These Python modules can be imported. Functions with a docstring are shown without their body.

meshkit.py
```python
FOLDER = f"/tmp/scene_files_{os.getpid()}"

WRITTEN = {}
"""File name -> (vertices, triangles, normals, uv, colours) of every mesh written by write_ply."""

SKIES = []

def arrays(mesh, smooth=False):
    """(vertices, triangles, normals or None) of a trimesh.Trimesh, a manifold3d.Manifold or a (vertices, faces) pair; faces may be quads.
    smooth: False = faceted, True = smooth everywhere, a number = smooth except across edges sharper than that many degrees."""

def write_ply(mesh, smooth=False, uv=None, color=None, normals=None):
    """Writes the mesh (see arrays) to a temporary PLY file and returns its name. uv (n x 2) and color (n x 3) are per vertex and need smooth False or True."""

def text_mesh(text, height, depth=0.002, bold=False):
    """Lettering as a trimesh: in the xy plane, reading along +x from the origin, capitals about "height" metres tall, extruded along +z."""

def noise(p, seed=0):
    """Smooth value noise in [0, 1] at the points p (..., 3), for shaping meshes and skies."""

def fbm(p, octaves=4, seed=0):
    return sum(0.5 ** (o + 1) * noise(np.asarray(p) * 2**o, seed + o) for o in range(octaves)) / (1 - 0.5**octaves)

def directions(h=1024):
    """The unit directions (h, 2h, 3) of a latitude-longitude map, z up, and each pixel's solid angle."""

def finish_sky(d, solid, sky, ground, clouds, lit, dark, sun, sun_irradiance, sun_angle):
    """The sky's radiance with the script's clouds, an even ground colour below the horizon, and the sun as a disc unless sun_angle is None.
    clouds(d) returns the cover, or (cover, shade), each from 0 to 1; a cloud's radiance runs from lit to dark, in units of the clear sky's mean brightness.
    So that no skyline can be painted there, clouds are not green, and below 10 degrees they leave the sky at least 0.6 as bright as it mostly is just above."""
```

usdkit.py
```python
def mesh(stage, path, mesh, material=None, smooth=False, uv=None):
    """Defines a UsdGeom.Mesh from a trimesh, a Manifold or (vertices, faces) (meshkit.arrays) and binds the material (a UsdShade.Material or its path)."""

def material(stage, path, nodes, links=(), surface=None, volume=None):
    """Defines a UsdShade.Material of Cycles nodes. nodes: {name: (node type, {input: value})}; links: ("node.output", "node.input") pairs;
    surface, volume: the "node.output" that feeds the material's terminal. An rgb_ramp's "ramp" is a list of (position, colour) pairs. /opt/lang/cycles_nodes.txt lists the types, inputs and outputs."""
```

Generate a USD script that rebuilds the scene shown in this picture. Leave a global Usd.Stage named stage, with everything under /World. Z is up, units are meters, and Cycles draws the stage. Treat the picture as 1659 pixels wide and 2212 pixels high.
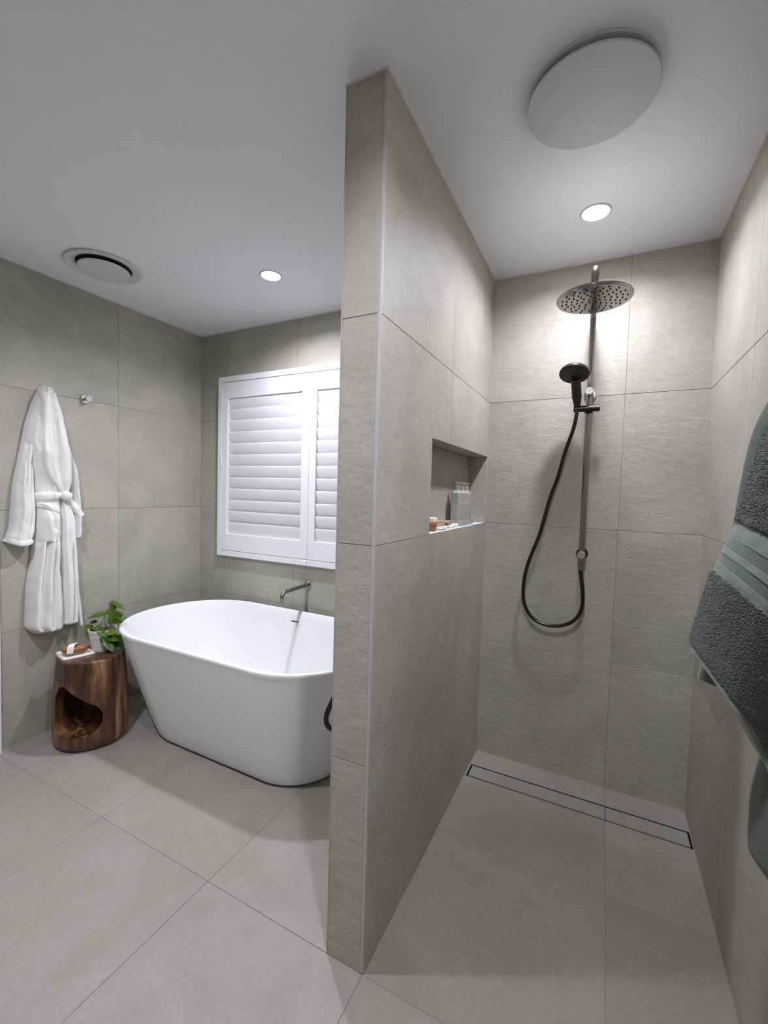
import math, random
import numpy as np, trimesh, usdkit, meshkit
import manifold3d as m3
import shapely.geometry as sg
from pxr import Usd, UsdGeom, UsdLux, UsdShade, Sdf, Gf, Vt

stage = Usd.Stage.CreateInMemory()
UsdGeom.SetStageUpAxis(stage, 'Z'); UsdGeom.SetStageMetersPerUnit(stage, 1.0)
UsdGeom.Xform.Define(stage, '/World'); UsdGeom.Scope.Define(stage, '/World/Looks')

# ------------------------------------------------------------------ camera, lights, exposure
EXPOSURE = 2.24
LR, LD = .048, .0195        # downlight opening radius and recess depth
LAMP = 260.0
LAMP_OUT = (1.0, .70, 1.05, 1.05)     # relative output of each downlight
LAMP_COL = (.955, .985, 1.12)
H = 2.4107                                   # ceiling height
XL, XR, N0, YN = -2.084, 0.911, -0.12, -1.2078   # left wall, right wall, partition far face, partition end (near face x = 0, back wall y = 0)
YF = -3.3                                    # wall behind the camera
LAMPS = [(-1.008, -0.495), (0.460, -0.375), (-1.06, -1.76), (0.46, -1.78)]
cam = UsdGeom.Camera.Define(stage, '/World/camera')
def cam_rot(yaw, pitch, roll):
    cy, sy, cp, sp = math.cos(yaw), math.sin(yaw), math.cos(pitch), math.sin(pitch)
    f = np.array([sy*cp, cy*cp, sp]); r = np.array([cy, -sy, 0.]); u = np.cross(r, f)
    c, s = math.cos(roll), math.sin(roll)
    return c*r+s*u, -s*r+c*u, f
r_, u_, f_ = cam_rot(-.4674, -.0475, .0283)
cam.AddTransformOp().Set(Gf.Matrix4d(*r_, 0, *u_, 0, *(-f_), 0, .5373, -2.2206, 1.3436, 1))
cam.CreateHorizontalApertureAttr(36.0); cam.CreateVerticalApertureAttr(48.0)
cam.CreateFocalLengthAttr(938.63/1659*36.0); cam.CreateFStopAttr(0.0)
cam.CreateClippingRangeAttr(Gf.Vec2f(0.02, 100)); cam.CreateExposureAttr(EXPOSURE)

# ------------------------------------------------------------------ helpers
used = {}
def fresh(parent, name):
    k = (str(parent), name); n = used.get(k, 0); used[k] = n+1
    return f'{parent}/{name}' + (f'_{n:03d}' if n else '')
def tag(p, label=None, cat=None, group=None, kind=None):
    p = p.GetPrim() if hasattr(p, 'GetPrim') else p
    for k, v in (('label', label), ('category', cat), ('group', group), ('kind', kind)):
        if v: p.SetCustomDataByKey(k, v)
    return p
class Thing:
    def __init__(s, name, loc=(0, 0, 0), label=None, cat=None, group=None, kind=None):
        s.path = fresh('/World', name); s.loc = np.array(loc, float)
        s.x = UsdGeom.Xform.Define(stage, s.path); s.x.AddTranslateOp().Set(Gf.Vec3d(*map(float, loc)))
        tag(s.x, label, cat, group, kind)
    def part(s, name, mesh, mat, smooth=False, parent=None, label=None, kind=None):
        """mesh is given in world coordinates"""
        v, f, n = meshkit.arrays(mesh, smooth)
        path = fresh(parent or s.path, name)
        m = usdkit.mesh(stage, path, (v - s.loc, f), mat)
        if n is not None:
            m.CreateNormalsAttr(Vt.Vec3fArray.FromNumpy(n.astype(np.float32))); m.SetNormalsInterpolation('vertex')
        tag(m, label, kind=kind)
        return path

def box(x0, x1, y0, y1, z0, z1):
    b = trimesh.creation.box([x1-x0, y1-y0, z1-z0]); b.apply_translation([(x0+x1)/2, (y0+y1)/2, (z0+z1)/2]); return b
def man(t):
    return m3.Manifold(m3.Mesh(np.asarray(t.vertices, np.float32), np.asarray(t.faces, np.uint32)))
def tri(m):
    q = m.to_mesh(); return trimesh.Trimesh(q.vert_properties[:, :3], q.tri_verts, process=False)
def rbox(x0, x1, y0, y1, z0, z1, r=.003, n=8):
    s = m3.Manifold.sphere(r, n); parts = []
    for x in (x0+r, x1-r):
        for y in (y0+r, y1-r):
            for z in (z0+r, z1-r): parts.append(s.translate((x, y, z)))
    return tri(m3.Manifold.batch_hull(parts))
def cat(*ms): return trimesh.util.concatenate(list(ms))
def align(mesh, d, at=(0, 0, 0)):
    """turns +z to direction d and moves to at"""
    d = np.array(d, float); d /= np.linalg.norm(d)
    T = trimesh.geometry.align_vectors([0, 0, 1], d); T[:3, 3] = at
    mesh = mesh.copy(); mesh.apply_transform(T); return mesh
def lathe(prof, n=48, d=(0, 0, 1), at=(0, 0, 0)):
    m = trimesh.creation.revolve(np.array(prof, float), sections=n); return align(m, d, at)
def cyl(r, a, b, n=32, ch=0.0):
    a, b = np.array(a, float), np.array(b, float); L = np.linalg.norm(b-a)
    p = [(0, 0), (r-ch, 0), (r, ch), (r, L-ch), (r-ch, L), (0, L)] if ch else [(0, 0), (r, 0), (r, L), (0, L)]
    return lathe(p, n, b-a, a)
def spline(pts, n):
    from scipy.interpolate import CubicSpline
    pts = np.array(pts, float); t = np.r_[0, np.cumsum(np.linalg.norm(np.diff(pts, axis=0), axis=1))]
    return CubicSpline(t, pts)(np.linspace(0, t[-1], n))
def sweep(path, sec, closed_caps=True):
    """sec: (k,2) cross-section, or list of them per path point"""
    path = np.array(path, float); n = len(path)
    T = np.gradient(path, axis=0); T /= np.linalg.norm(T, axis=1)[:, None]
    N = np.cross(T[0], [0, 0, 1.]);
    if np.linalg.norm(N) < 1e-3: N = np.cross(T[0], [1., 0, 0])
    N /= np.linalg.norm(N); V = []
    secs = sec if isinstance(sec, list) else [sec]*n
    for i in range(n):
        N = N - T[i]*np.dot(N, T[i]); N /= np.linalg.norm(N); B = np.cross(T[i], N)
        V.append(path[i] + secs[i][:, :1]*N + secs[i][:, 1:]*B)
    k = len(secs[0]); V = np.vstack(V); F = []
    for i in range(n-1):
        for j in range(k):
            a, b = i*k+j, i*k+(j+1) % k
            F += [[a, b, b+k], [a, b+k, a+k]]
    if closed_caps:
        V = np.vstack([V, path[0], path[-1]])
        for j in range(k):
            F += [[len(V)-2, (j+1) % k, j], [len(V)-1, (n-1)*k+j, (n-1)*k+(j+1) % k]]
    m = trimesh.Trimesh(V, F, process=False); m.fix_normals(); return m
def tube(path, r, n=20):
    a = np.linspace(0, 2*np.pi, n, endpoint=False)
    return sweep(path, np.c_[np.cos(a), np.sin(a)]*r)
def grid_shell(P, thick_dir=None):
    """P (a,b,3) grid -> open quad surface as triangles"""
    a, b = P.shape[:2]; I = np.arange(a*b).reshape(a, b)
    q = np.stack([I[:-1, :-1], I[1:, :-1], I[1:, 1:], I[:-1, 1:]], -1).reshape(-1, 4)
    return P.reshape(-1, 3), np.vstack([q[:, [0, 1, 2]], q[:, [0, 2, 3]]])
def closed_sheet(P, Q):
    """two grids front P and back Q joined round their edge"""
    a, b = P.shape[:2]; v1, f1 = grid_shell(P); v2, f2 = grid_shell(Q); n = a*b
    I = np.arange(n).reshape(a, b)
    loop = np.r_[I[0, :-1], I[:-1, -1], I[-1, :0:-1], I[:0:-1, 0]]; nx = np.roll(loop, -1)
    side = np.vstack([np.c_[loop, nx, nx+n], np.c_[loop, nx+n, loop+n]])
    m = trimesh.Trimesh(np.vstack([v1, v2]), np.vstack([f1, f2[:, ::-1]+n, side]), process=False)
    m.fix_normals(); return m

# ------------------------------------------------------------------ materials
def mat(name, nodes, links, surface='p.BSDF'): return usdkit.material(stage, '/World/Looks/'+name, nodes, links, surface=surface)
def plain(name, col, rough=.5, metal=0., **kw):
    return mat(name, {'p': ('principled_bsdf', {'base_color': col, 'roughness': rough, 'metallic': metal, **kw})}, [])
def stone(name, k, a, b, rot, floor=False):
    """slate-look porcelain: cloudy mottling, fine grain relief, scattered short pale scratches and soft ridges"""
    bump = .0027 if not floor else .0010
    n = {'g': ('geometry', {}),
         'mp': ('mapping', {'location': (k*3.7, k*1.9, k*5.3)}),
         'ms': ('mapping', {'location': (k*1.1, k*7.9, k*2.3), 'rotation': rot, 'scale': (1, 1.9, 1.9)}),
         'big': ('noise_texture', {'scale': 2.6, 'detail': 5, 'roughness': .62, 'distortion': .8}),
         'fine': ('noise_texture', {'scale': 95., 'detail': 4, 'roughness': .62}),
         'cleft': ('noise_texture', {'scale': 17., 'detail': 5, 'roughness': .6, 'distortion': .12}),
         'vein': ('noise_texture', {'scale': 12., 'detail': 3, 'roughness': .45, 'distortion': .5}),
         'r1': ('rgb_ramp', {'ramp': [(.28, a), (.72, b)]}),
         'vr': ('rgb_ramp', {'ramp': [(0, (0, 0, 0)), (.4935, (0, 0, 0)), (.5, (1, 1, 1)), (.5065, (0, 0, 0)), (1, (0, 0, 0))]}),
         'patch': ('noise_texture', {'scale': 19., 'detail': 3, 'roughness': .6}),
         'pr': ('rgb_ramp', {'ramp': [(.53, (0, 0, 0)), (.63, (1, 1, 1))]}),
         'vm': ('mix_color', {'blend_type': 'multiply', 'fac': 1.0}),
         'vs': ('math', {'math_type': 'multiply', 'value2': .42 if not floor else .20}),
         'fr': ('rgb_ramp', {'ramp': [(.3, (.93, .93, .93)), (.7, (1.06, 1.06, 1.06))]}),
         'c1': ('mix_color', {'blend_type': 'multiply', 'fac': 1.0}),
         'c2': ('mix_color', {'blend_type': 'screen'}),
         'white': ('color', {'value': (.32, .31, .29)}),
         'hb': ('math', {'math_type': 'multiply_add', 'value2': .22}), 'hv': ('math', {'math_type': 'multiply_add', 'value2': .16}),
         'bp': ('bump', {'strength': 1.0, 'distance': bump}),
         'p': ('principled_bsdf', {'roughness': .58 if not floor else .5, 'specular_ior_level': .35})}
    l = [('g.position', 'mp.vector'), ('g.position', 'ms.vector'), ('mp.vector', 'big.vector'), ('mp.vector', 'fine.vector'), ('ms.vector', 'cleft.vector'),
         ('ms.vector', 'vein.vector'), ('mp.vector', 'patch.vector'), ('big.fac', 'r1.fac'), ('vein.fac', 'vr.fac'), ('patch.fac', 'pr.fac'),
         ('vr.color', 'vm.a'), ('pr.color', 'vm.b'), ('fine.fac', 'fr.fac'), ('r1.color', 'c1.a'), ('fr.color', 'c1.b'), ('vm.result', 'vs.value1'),
         ('vs.value', 'c2.fac'), ('c1.result', 'c2.a'), ('white.color', 'c2.b'), ('c2.result', 'p.base_color'),
         ('fine.fac', 'hb.value1'), ('cleft.fac', 'hb.value3'), ('vm.result', 'hv.value1'), ('hb.value', 'hv.value3'), ('hv.value', 'bp.height'), ('bp.normal', 'p.normal')]
    return mat(name, n, l)
TA, TB = (.340, .313, .262), (.455, .421, .356)
WALLS = [stone('stone_wall_%d' % i, i+1, tuple(np.array(TA)*t), tuple(np.array(TB)*t), r) for i, (t, r) in
         enumerate([(1., (.7, .5, .3)), (.97, (2.1, .4, 1.2)), (1.03, (.3, 1.0, 2.2)), (.99, (1.2, -.6, .5))])]
FA, FB = (.275, .246, .209), (.340, .308, .268)
FLOORS = [stone('stone_floor_%d' % i, i+9, tuple(np.array(FA)*t), tuple(np.array(FB)*t), (0, 0, r), True) for i, (t, r) in
          enumerate([(1., .6), (.96, 2.2), (1.03, 1.3), (.985, .1)])]
GROUT = plain('grout', (.255, .243, .225), .9)
PAINT = plain('ceiling_paint', (.78, .79, .825), .85)
SEAL = plain('sealant', (.62, .61, .59), .6)
WHITE = plain('white_paint', (.82, .82, .83), .55)
EDGE = plain('edge_trim_metal', (.43, .42, .41), .5)
GUN = plain('brushed_gunmetal', (.30, .275, .25), .24, 1.)
GUND = plain('dark_gunmetal', (.060, .054, .048), .30, 1.)
SHELL = plain('handset_black', (.020, .018, .0165), .36, .2)
STEEL = plain('brushed_steel', (.55, .53, .50), .26, 1.)
BLACK = plain('black_void', (.008, .008, .008), .9)
RUB = plain('black_rubber', (.012, .012, .012), .6)
ACRYL = plain('bath_enamel', (.82, .82, .815), .48)
PLAST = plain('white_plastic', (.54, .545, .595), .5)

# ------------------------------------------------------------------ structure: tiled walls, floor, ceiling
J = .0019    # joint width
def frame(o, u, v, n):
    o, u, v, n = (np.array(q, float) for q in (o, u, v, n))
    return lambda a, b, d=0.: o + u*a + v*b + n*d
def tile(F, a0, a1, b0, b1, t=.004, ch=.0008, seed=0):
    """bevelled tile whose face lies at depth 0 of the frame F"""
    h = J/2; a0 += h; a1 -= h; b0 += h; b1 -= h
    rng = np.random.default_rng(seed); d = rng.uniform(-.0003, .0001)
    V = [F(*q) for q in [(a0, b0, -t), (a1, b0, -t), (a1, b1, -t), (a0, b1, -t), (a0, b0, d-ch), (a1, b0, d-ch), (a1, b1, d-ch), (a0, b1, d-ch),
                         (a0+ch, b0+ch, d), (a1-ch, b0+ch, d), (a1-ch, b1-ch, d), (a0+ch, b1-ch, d)]]
    Fc = []
    for i in range(4):
        j = (i+1) % 4
        Fc += [[i, j, j+4], [i, j+4, i+4], [i+4, j+4, j+8], [i+4, j+8, i+8]]
    Fc += [[8, 9, 10], [8, 10, 11], [0, 2, 1], [0, 3, 2]]
    m = trimesh.Trimesh(V, Fc, process=False); m.fix_normals(); return m
def tile_poly(F, poly, t=.004):
    m = trimesh.creation.extrude_polygon(poly.buffer(-J/2, join_style=2), t, engine='earcut')
    v = np.array([F(a, b, c-t) for a, b, c in m.vertices]); m = trimesh.Trimesh(v, m.faces, process=False); m.fix_normals(); return m
tcount = [0]
def tiles(th, F, A, B, hole=None, mats=WALLS, region=None):
    for i in range(len(A)-1):
        for j in range(len(B)-1):
            tcount[0] += 1; mt = mats[(tcount[0]*7 + (tcount[0]//3)*5) % len(mats)]
            r = sg.box(A[i], B[j], A[i+1], B[j+1]); q = r if region is None else r.intersection(region)
            if hole is not None: q = q.difference(hole)
            if q.is_empty: continue
            for g in getattr(q, 'geoms', [q]):
                if g.geom_type != 'Polygon' or g.area < 1e-4: continue
                bb = g.bounds
                if abs(g.area - (bb[2]-bb[0])*(bb[3]-bb[1])) < 1e-6: th.part('tile', tile(F, bb[0], bb[2], bb[1], bb[3], seed=tcount[0]), mt)
                else: th.part('tile', tile_poly(F, g), mt)
ZR = [-.003, .5899, 1.1971, 1.8051, H+.003]
def backing(F, a0, a1, b0, b1, hole=None, t=.06, d=.0018):
    p = sg.box(a0, b0, a1, b1)
    if hole is not None: p = p.difference(hole)
    m = trimesh.creation.extrude_polygon(p, t, engine='earcut')
    m = trimesh.Trimesh(np.array([F(a, b, c-t-d) for a, b, c in m.vertices]), m.faces, process=False); m.fix_normals(); return m
# back wall (window and shower wall)
WIN = (-1.841, -0.355, .902, 2.060)
wb = Thing('wall_back', (0, 0, 0), 'grey slate-look tiled back wall behind bath and shower', kind='structure')
FB_ = frame((0, 0, 0), (1, 0, 0), (0, 0, 1), (0, -1, 0))
hole = sg.box(WIN[0], WIN[2], WIN[1], WIN[3])
wb.part('grout', backing(FB_, XL, XR, 0, H, hole, t=.09), GROUT)
tiles(wb, FB_, [XL-.003, -1.829, -1.225, -.62, N0+.003], ZR, hole)
tiles(wb, FB_, [-.003, .6, XR+.003], ZR)
# left wall
wl = Thing('wall_left', (XL, 0, 0), 'grey tiled left wall behind the robe and stool', kind='structure')
FL_ = frame((XL, 0, 0), (0, 1, 0), (0, 0, 1), (1, 0, 0))
wl.part('grout', backing(FL_, YF, 0, 0, H), GROUT)
tiles(wl, FL_, [YF, -2.41, -1.806, -1.202, -.598, .003], ZR)
# right wall
wr = Thing('wall_right', (XR, 0, 0), 'grey tiled right wall of the shower', kind='structure')
FR_ = frame((XR, 0, 0), (0, -1, 0), (0, 0, 1), (-1, 0, 0))
wr.part('grout', backing(FR_, 0, -YF, 0, H), GROUT)
tiles(wr, FR_, [-.003, .578, 1.182, 1.786, 2.39, -YF], ZR)
# wall behind the camera
wf = Thing('wall_front', (0, YF, 0), 'tiled wall behind the camera', kind='structure')
FF_ = frame((0, YF, 0), (-1, 0, 0), (0, 0, 1), (0, 1, 0))
wf.part('grout', backing(FF_, -XR, -XL, 0, H), GROUT)
tiles(wf, FF_, [-XR, -.3, .3, .9, 1.5, -XL], ZR)
# partition between bath and shower with its niche
NY0, NY1, NZ0, NZ1, ND = -.800, -.008, 1.200, 1.532, -.090
wp = Thing('wall_partition', (0, 0, 0), 'full-height tiled partition wall between bath and shower', kind='structure')
core = man(box(N0+.0018, -.0018, YN+.0018, 0, 0, H)) - man(box(ND-.0018, .1, NY0-.0018, NY1+.0018, NZ0-.0018, NZ1+.0018))
wp.part('grout', tri(core), GROUT)
FP_ = frame((0, 0, 0), (0, 1, 0), (0, 0, 1), (1, 0, 0))
tiles(wp, FP_, [YN+.008, -.604, .003], ZR[2:], sg.box(NY0, NZ0-.003, NY1, NZ1))
tiles(wp, FP_, [YN+.008, .003], ZR[:3])
FQ_ = frame((N0, 0, 0), (0, -1, 0), (0, 0, 1), (-1, 0, 0))
tiles(wp, FQ_, [0, .604, -YN], ZR)
FE_ = frame((0, YN, 0), (1, 0, 0), (0, 0, 1), (0, -1, 0))
tiles(wp, FE_, [N0+.002, -.008], ZR)
# niche lining
FN = frame((ND, 0, 0), (0, 1, 0), (0, 0, 1), (1, 0, 0)); wp.part('niche_tile', tile(FN, NY0, NY1, NZ0, NZ1, .0015), WALLS[1])
FN = frame((0, 0, NZ0), (1, 0, 0), (0, 1, 0), (0, 0, 1)); wp.part('niche_tile', tile(FN, ND, .0005, NY0, NY1, .0015), plain('niche_ledge_stone', (.78, .77, .76), .5))
FN = frame((0, 0, NZ1), (1, 0, 0), (0, -1, 0), (0, 0, -1)); wp.part('niche_tile', tile(FN, ND, 0, -NY1, -NY0, .0015), WALLS[2])
FN = frame((0, NY0, 0), (-1, 0, 0), (0, 0, 1), (0, 1, 0)); wp.part('niche_tile', tile(FN, 0, -ND, NZ0, NZ1, .0015), WALLS[3])
FN = frame((0, NY1, 0), (1, 0, 0), (0, 0, 1), (0, -1, 0)); wp.part('niche_tile', tile(FN, ND, 0, NZ0, NZ1, .0015), WALLS[0])
wp.part('edge_trim', rbox(-.0085, .0007, YN-.0007, YN+.0085, 0.001, H-.002, .0015, 6), EDGE, label='slim metal corner trim on the shower side')
wp.part('edge_trim', rbox(N0-.0007, N0+.002, YN-.0007, YN+.003, 0.001, H-.002, .0006, 6), EDGE)
# floor
fl = Thing('floor', (0, 0, 0), 'large square grey floor tiles', kind='structure')
FG = frame((0, 0, 0), (1, 0, 0), (0, 1, 0), (0, 0, 1))
DR = (.010, .908, -.2285, -.1310)     # linear drain: x0, x1, y0, y1
under = sg.box(N0+.001, YN+.001, -.001, .0)
drain = sg.box(DR[0], DR[2], DR[1], DR[3])
gp = sg.box(XL, YF, XR, 0).difference(drain)
gm = trimesh.creation.extrude_polygon(gp, .06, engine='earcut'); gm.apply_translation([0, 0, -.06-.0018]); fl.part('grout', gm, GROUT)
XS = [XL-.003, -1.813, -1.209, -.605, 0]
YS = [YF, -3.02, -2.416, -1.812, -1.2085, -.609, .003]
bath_zone = sg.box(XL, YF, 0, 0)
tiles(fl, FG, XS, YS, under, FLOORS)
tiles(fl, FG, [0, .604, XR+.003], YS[:-1]+[DR[2], DR[3], .003], drain, FLOORS)
# ceiling
ce = Thing('ceiling', (0, 0, H), 'flat white painted ceiling', kind='structure')
cp_ = sg.box(XL-.1, YF-.1, XR+.1, .1)
for x, y in LAMPS: cp_ = cp_.difference(sg.Point(x, y).buffer(LR+.001, 32))
cm_ = trimesh.creation.extrude_polygon(cp_, .08, engine='earcut'); cm_.apply_translation([0, 0, H]); ce.part('plaster', cm_, PAINT)
k = 0
def bead(x0, x1, y0, y1):
    t = Thing('trim_%d' % (len([1 for q in used if q[1].startswith('trim_')])+1), ((x0+x1)/2, (y0+y1)/2, H), 'thin pale sealant bead where the tiles meet the ceiling', kind='structure')
    t.part('bead', box(x0, x1, y0, y1, H-.0045, H), SEAL)
e = .004
bead(XL, N0, -e, 0); bead(0, XR, -e, 0); bead(XL, XL+e, YF, -e); bead(XR-e, XR, YF, -e)
bead(0, e, YN, -e); bead(N0-e, e, YN-e, YN); bead(N0-e, N0, YN, -e)
# white jamb at the left edge
tj = Thing('trim_8', (XL, -1.25, 0), 'white painted upright jamb at the left edge of the photo', kind='structure')
tj.part('jamb', rbox(XL, XL+.034, -1.36, -1.1955, 0, 2.1, .002), WHITE)
tj.part('shadow_gap', box(XL, XL+.022, -1.1955, -1.1925, 0, 2.1), BLACK)

# ------------------------------------------------------------------ window
wn = Thing('window_1', ((WIN[0]+WIN[1])/2, .05, WIN[2]), 'window behind the closed shutter', kind='structure')
wn.part('pane', box(WIN[0], WIN[1], .062, .066, WIN[2], WIN[3]), plain('night_glass', (.02, .022, .026), .05))
wn.part('reveal', cat(box(WIN[0], WIN[0]+.004, .0018, .06, WIN[2], WIN[3]), box(WIN[1]-.004, WIN[1], .0018, .06, WIN[2], WIN[3]),
                      box(WIN[0]+.004, WIN[1]-.004, .0018, .06, WIN[2], WIN[2]+.004), box(WIN[0]+.004, WIN[1]-.004, .0018, .06, WIN[3]-.004, WIN[3])), WHITE)
SX0, SX1, SZ0, SZ1 = -1.878, -.318, .865, 2.096
sh = Thing('plantation_shutter', ((SX0+SX1)/2, 0, SZ0), 'white plantation shutter with closed louvres over the window above the bath', 'shutter')
FWd = .037; y0, y1 = -.032, .0
for q in (rbox(SX0, SX0+FWd, y0, y1, SZ0, SZ1, .002), rbox(SX1-FWd, SX1, y0, y1, SZ0, SZ1, .002),
          rbox(SX0+FWd, SX1-FWd, y0, y1, SZ0, SZ0+FWd, .002), rbox(SX0+FWd, SX1-FWd, y0, y1, SZ1-FWd, SZ1, .002)):
    sh.part('frame', q, WHITE)
PZ0, PZ1 = SZ0+FWd+.003, SZ1-FWd-.003
def louvre(x0, x1, zc):
    w, t = .089, .0105; a = np.linspace(0, 2*np.pi, 28, endpoint=False)
    s = np.c_[np.sign(np.cos(a))*np.abs(np.cos(a))**.9*w/2, np.sin(a)*t/2]
    th = math.radians(77); c, s_ = math.cos(th), math.sin(th)      # upper edge leans into the room
    yy = -.010 - s[:, 0]*c + s[:, 1]*s_; zz = zc + s[:, 0]*s_ + s[:, 1]*c
    n = len(a); V = np.vstack([np.c_[np.full(n, x0), yy, zz], np.c_[np.full(n, x1), yy, zz], [[x0, -.010, zc], [x1, -.010, zc]]])
    F = []
    for i in range(n):
        j = (i+1) % n; F += [[i, j, j+n], [i, j+n, i+n], [2*n, j, i], [2*n+1, i+n, j+n]]
    m = trimesh.Trimesh(V, F, process=False); m.fix_normals(); return m
def panel(x0, x1):
    st = .050; ya, yb = -.030, -.004
    f = sh.part('shutter_panel', cat(rbox(x0, x0+st, ya, yb, PZ0, PZ1, .0015), rbox(x1-st-.008, x1, ya, yb, PZ0, PZ1, .0015),
                rbox(x0+st, x1-st-.008, ya+.001, yb, 1.948, PZ1, .0015), rbox(x0+st, x1-st-.008, ya+.001, yb, PZ0, 1.019, .0015)), WHITE)
    for i in range(12):
        sh.part('louvre', louvre(x0+st+.002, x1-st-.010, 1.019+.0774*(i+.5)), WHITE, smooth=40, parent=f)
panel(SX0+FWd+.002, -1.0985); panel(-1.0965, SX1-FWd-.002)
for z in (1.935, 1.505, 1.025):
    sh.part('hinge', rbox(SX0+FWd-.006, SX0+FWd+.006, -.0375, -.031, z-.033, z+.033, .002), WHITE)
sh.part('catch', rbox(-1.125, -1.10, -.042, -.032, SZ0+.004, SZ0+.03, .002), WHITE)

# ------------------------------------------------------------------ bath
def rrect(x0, x1, y0, y1, ra, rb, n=26, p=2.06):
    """closed outline, corner radii ra on the left end and rb on the right end"""
    out = []
    for (cx, cy, r, q) in ((x1-rb, y1-rb, rb, 0), (x0+ra, y1-ra, ra, 1), (x0+ra, y0+ra, ra, 2), (x1-rb, y0+rb, rb, 3)):
        for t in np.linspace(0, np.pi/2, n, endpoint=False):
            c, s = np.cos(t+q*np.pi/2), np.sin(t+q*np.pi/2)
            out.append((cx+np.sign(c)*abs(c)**(2/p)*r, cy+np.sign(s)*abs(s)**(2/p)*r))
    return np.array(out)
RIM = (-1.928, -.385, -.876, -.040); BASE = (-1.700, -.525, -.752, -.165)
def bath_ring(t, z, inset=0.):
    a = [RIM[i]*t + BASE[i]*(1-t) for i in range(4)]
    return np.c_[rrect(a[0]+inset, a[1]-inset, a[2]+inset, a[3]-inset, .4165*t+.293*(1-t)-inset*.95, .385*t+.27*(1-t)-inset*.95), np.full(104, z)]
rings = [bath_ring(0, .006, .05), bath_ring(0, .006, .03), bath_ring(.0, .010, .012), bath_ring(.01, .020, .004), bath_ring(.05, .045)]
for z in np.linspace(.08, .555, 14): rings.append(bath_ring(.06+.94*((z-.05)/.53)**.93, z))
rings += [bath_ring(1, .566), bath_ring(1, .575, .001), bath_ring(1, .5795, .004), bath_ring(1, .581, .009), bath_ring(1, .580, .017), bath_ring(1, .576, .022), bath_ring(1, .568, .0245)]
for z in np.linspace(.55, .19, 12): rings.append(bath_ring(.06+.94*((z-.05)/.53)**.93, z, .028 + .012*((.55-z)/.36)))
rings += [bath_ring(.25, .150, .065), bath_ring(.2, .125, .11), bath_ring(.2, .115, .18)]
V = np.vstack(rings); nr = 104; F = []
for i in range(len(rings)-1):
    for j in range(nr):
        a, b = i*nr+j, i*nr+(j+1) % nr; F += [[a, b, b+nr], [a, b+nr, a+nr]]
V = np.vstack([V, [[-1.07, -.458, .112], [-1.07, -.458, .006]]])
for j in range(nr):
    a = (len(rings)-1)*nr; F += [[a+j, a+(j+1) % nr, len(V)-2], [(j+1) % nr, j, len(V)-1]]
bm = trimesh.Trimesh(V, F, process=False)
if bm.volume < 0: bm.invert()
ba = Thing('bathtub', (-1.1, -.458, 0), 'white freestanding oval bathtub under the shuttered window', 'bathtub')
ba.part('shell', bm, ACRYL, smooth=True)
ba.part('base', man(trimesh.creation.extrude_polygon(sg.Polygon(rrect(-1.66, -.56, -.715, -.20, .25, .24)), .0058, engine='earcut')), RUB, label='dark recessed foot')
zo = .520; to = .06+.94*((zo-.05)/.53)**.93; yo = RIM[3]*to+BASE[3]*(1-to)-.0295
ba.part('overflow_slot', rbox(-1.168, -1.112, yo-.002, yo+.004, zo-.003, zo+.003, .0012), BLACK, label='thin dark overflow slot')
ba.part('waste', lathe([(0, 0), (.03, 0), (.033, .002), (.03, .005), (0, .007)], 32, (0, 0, 1), (-.95, -.458, .1135)), STEEL, smooth=30)

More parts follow.
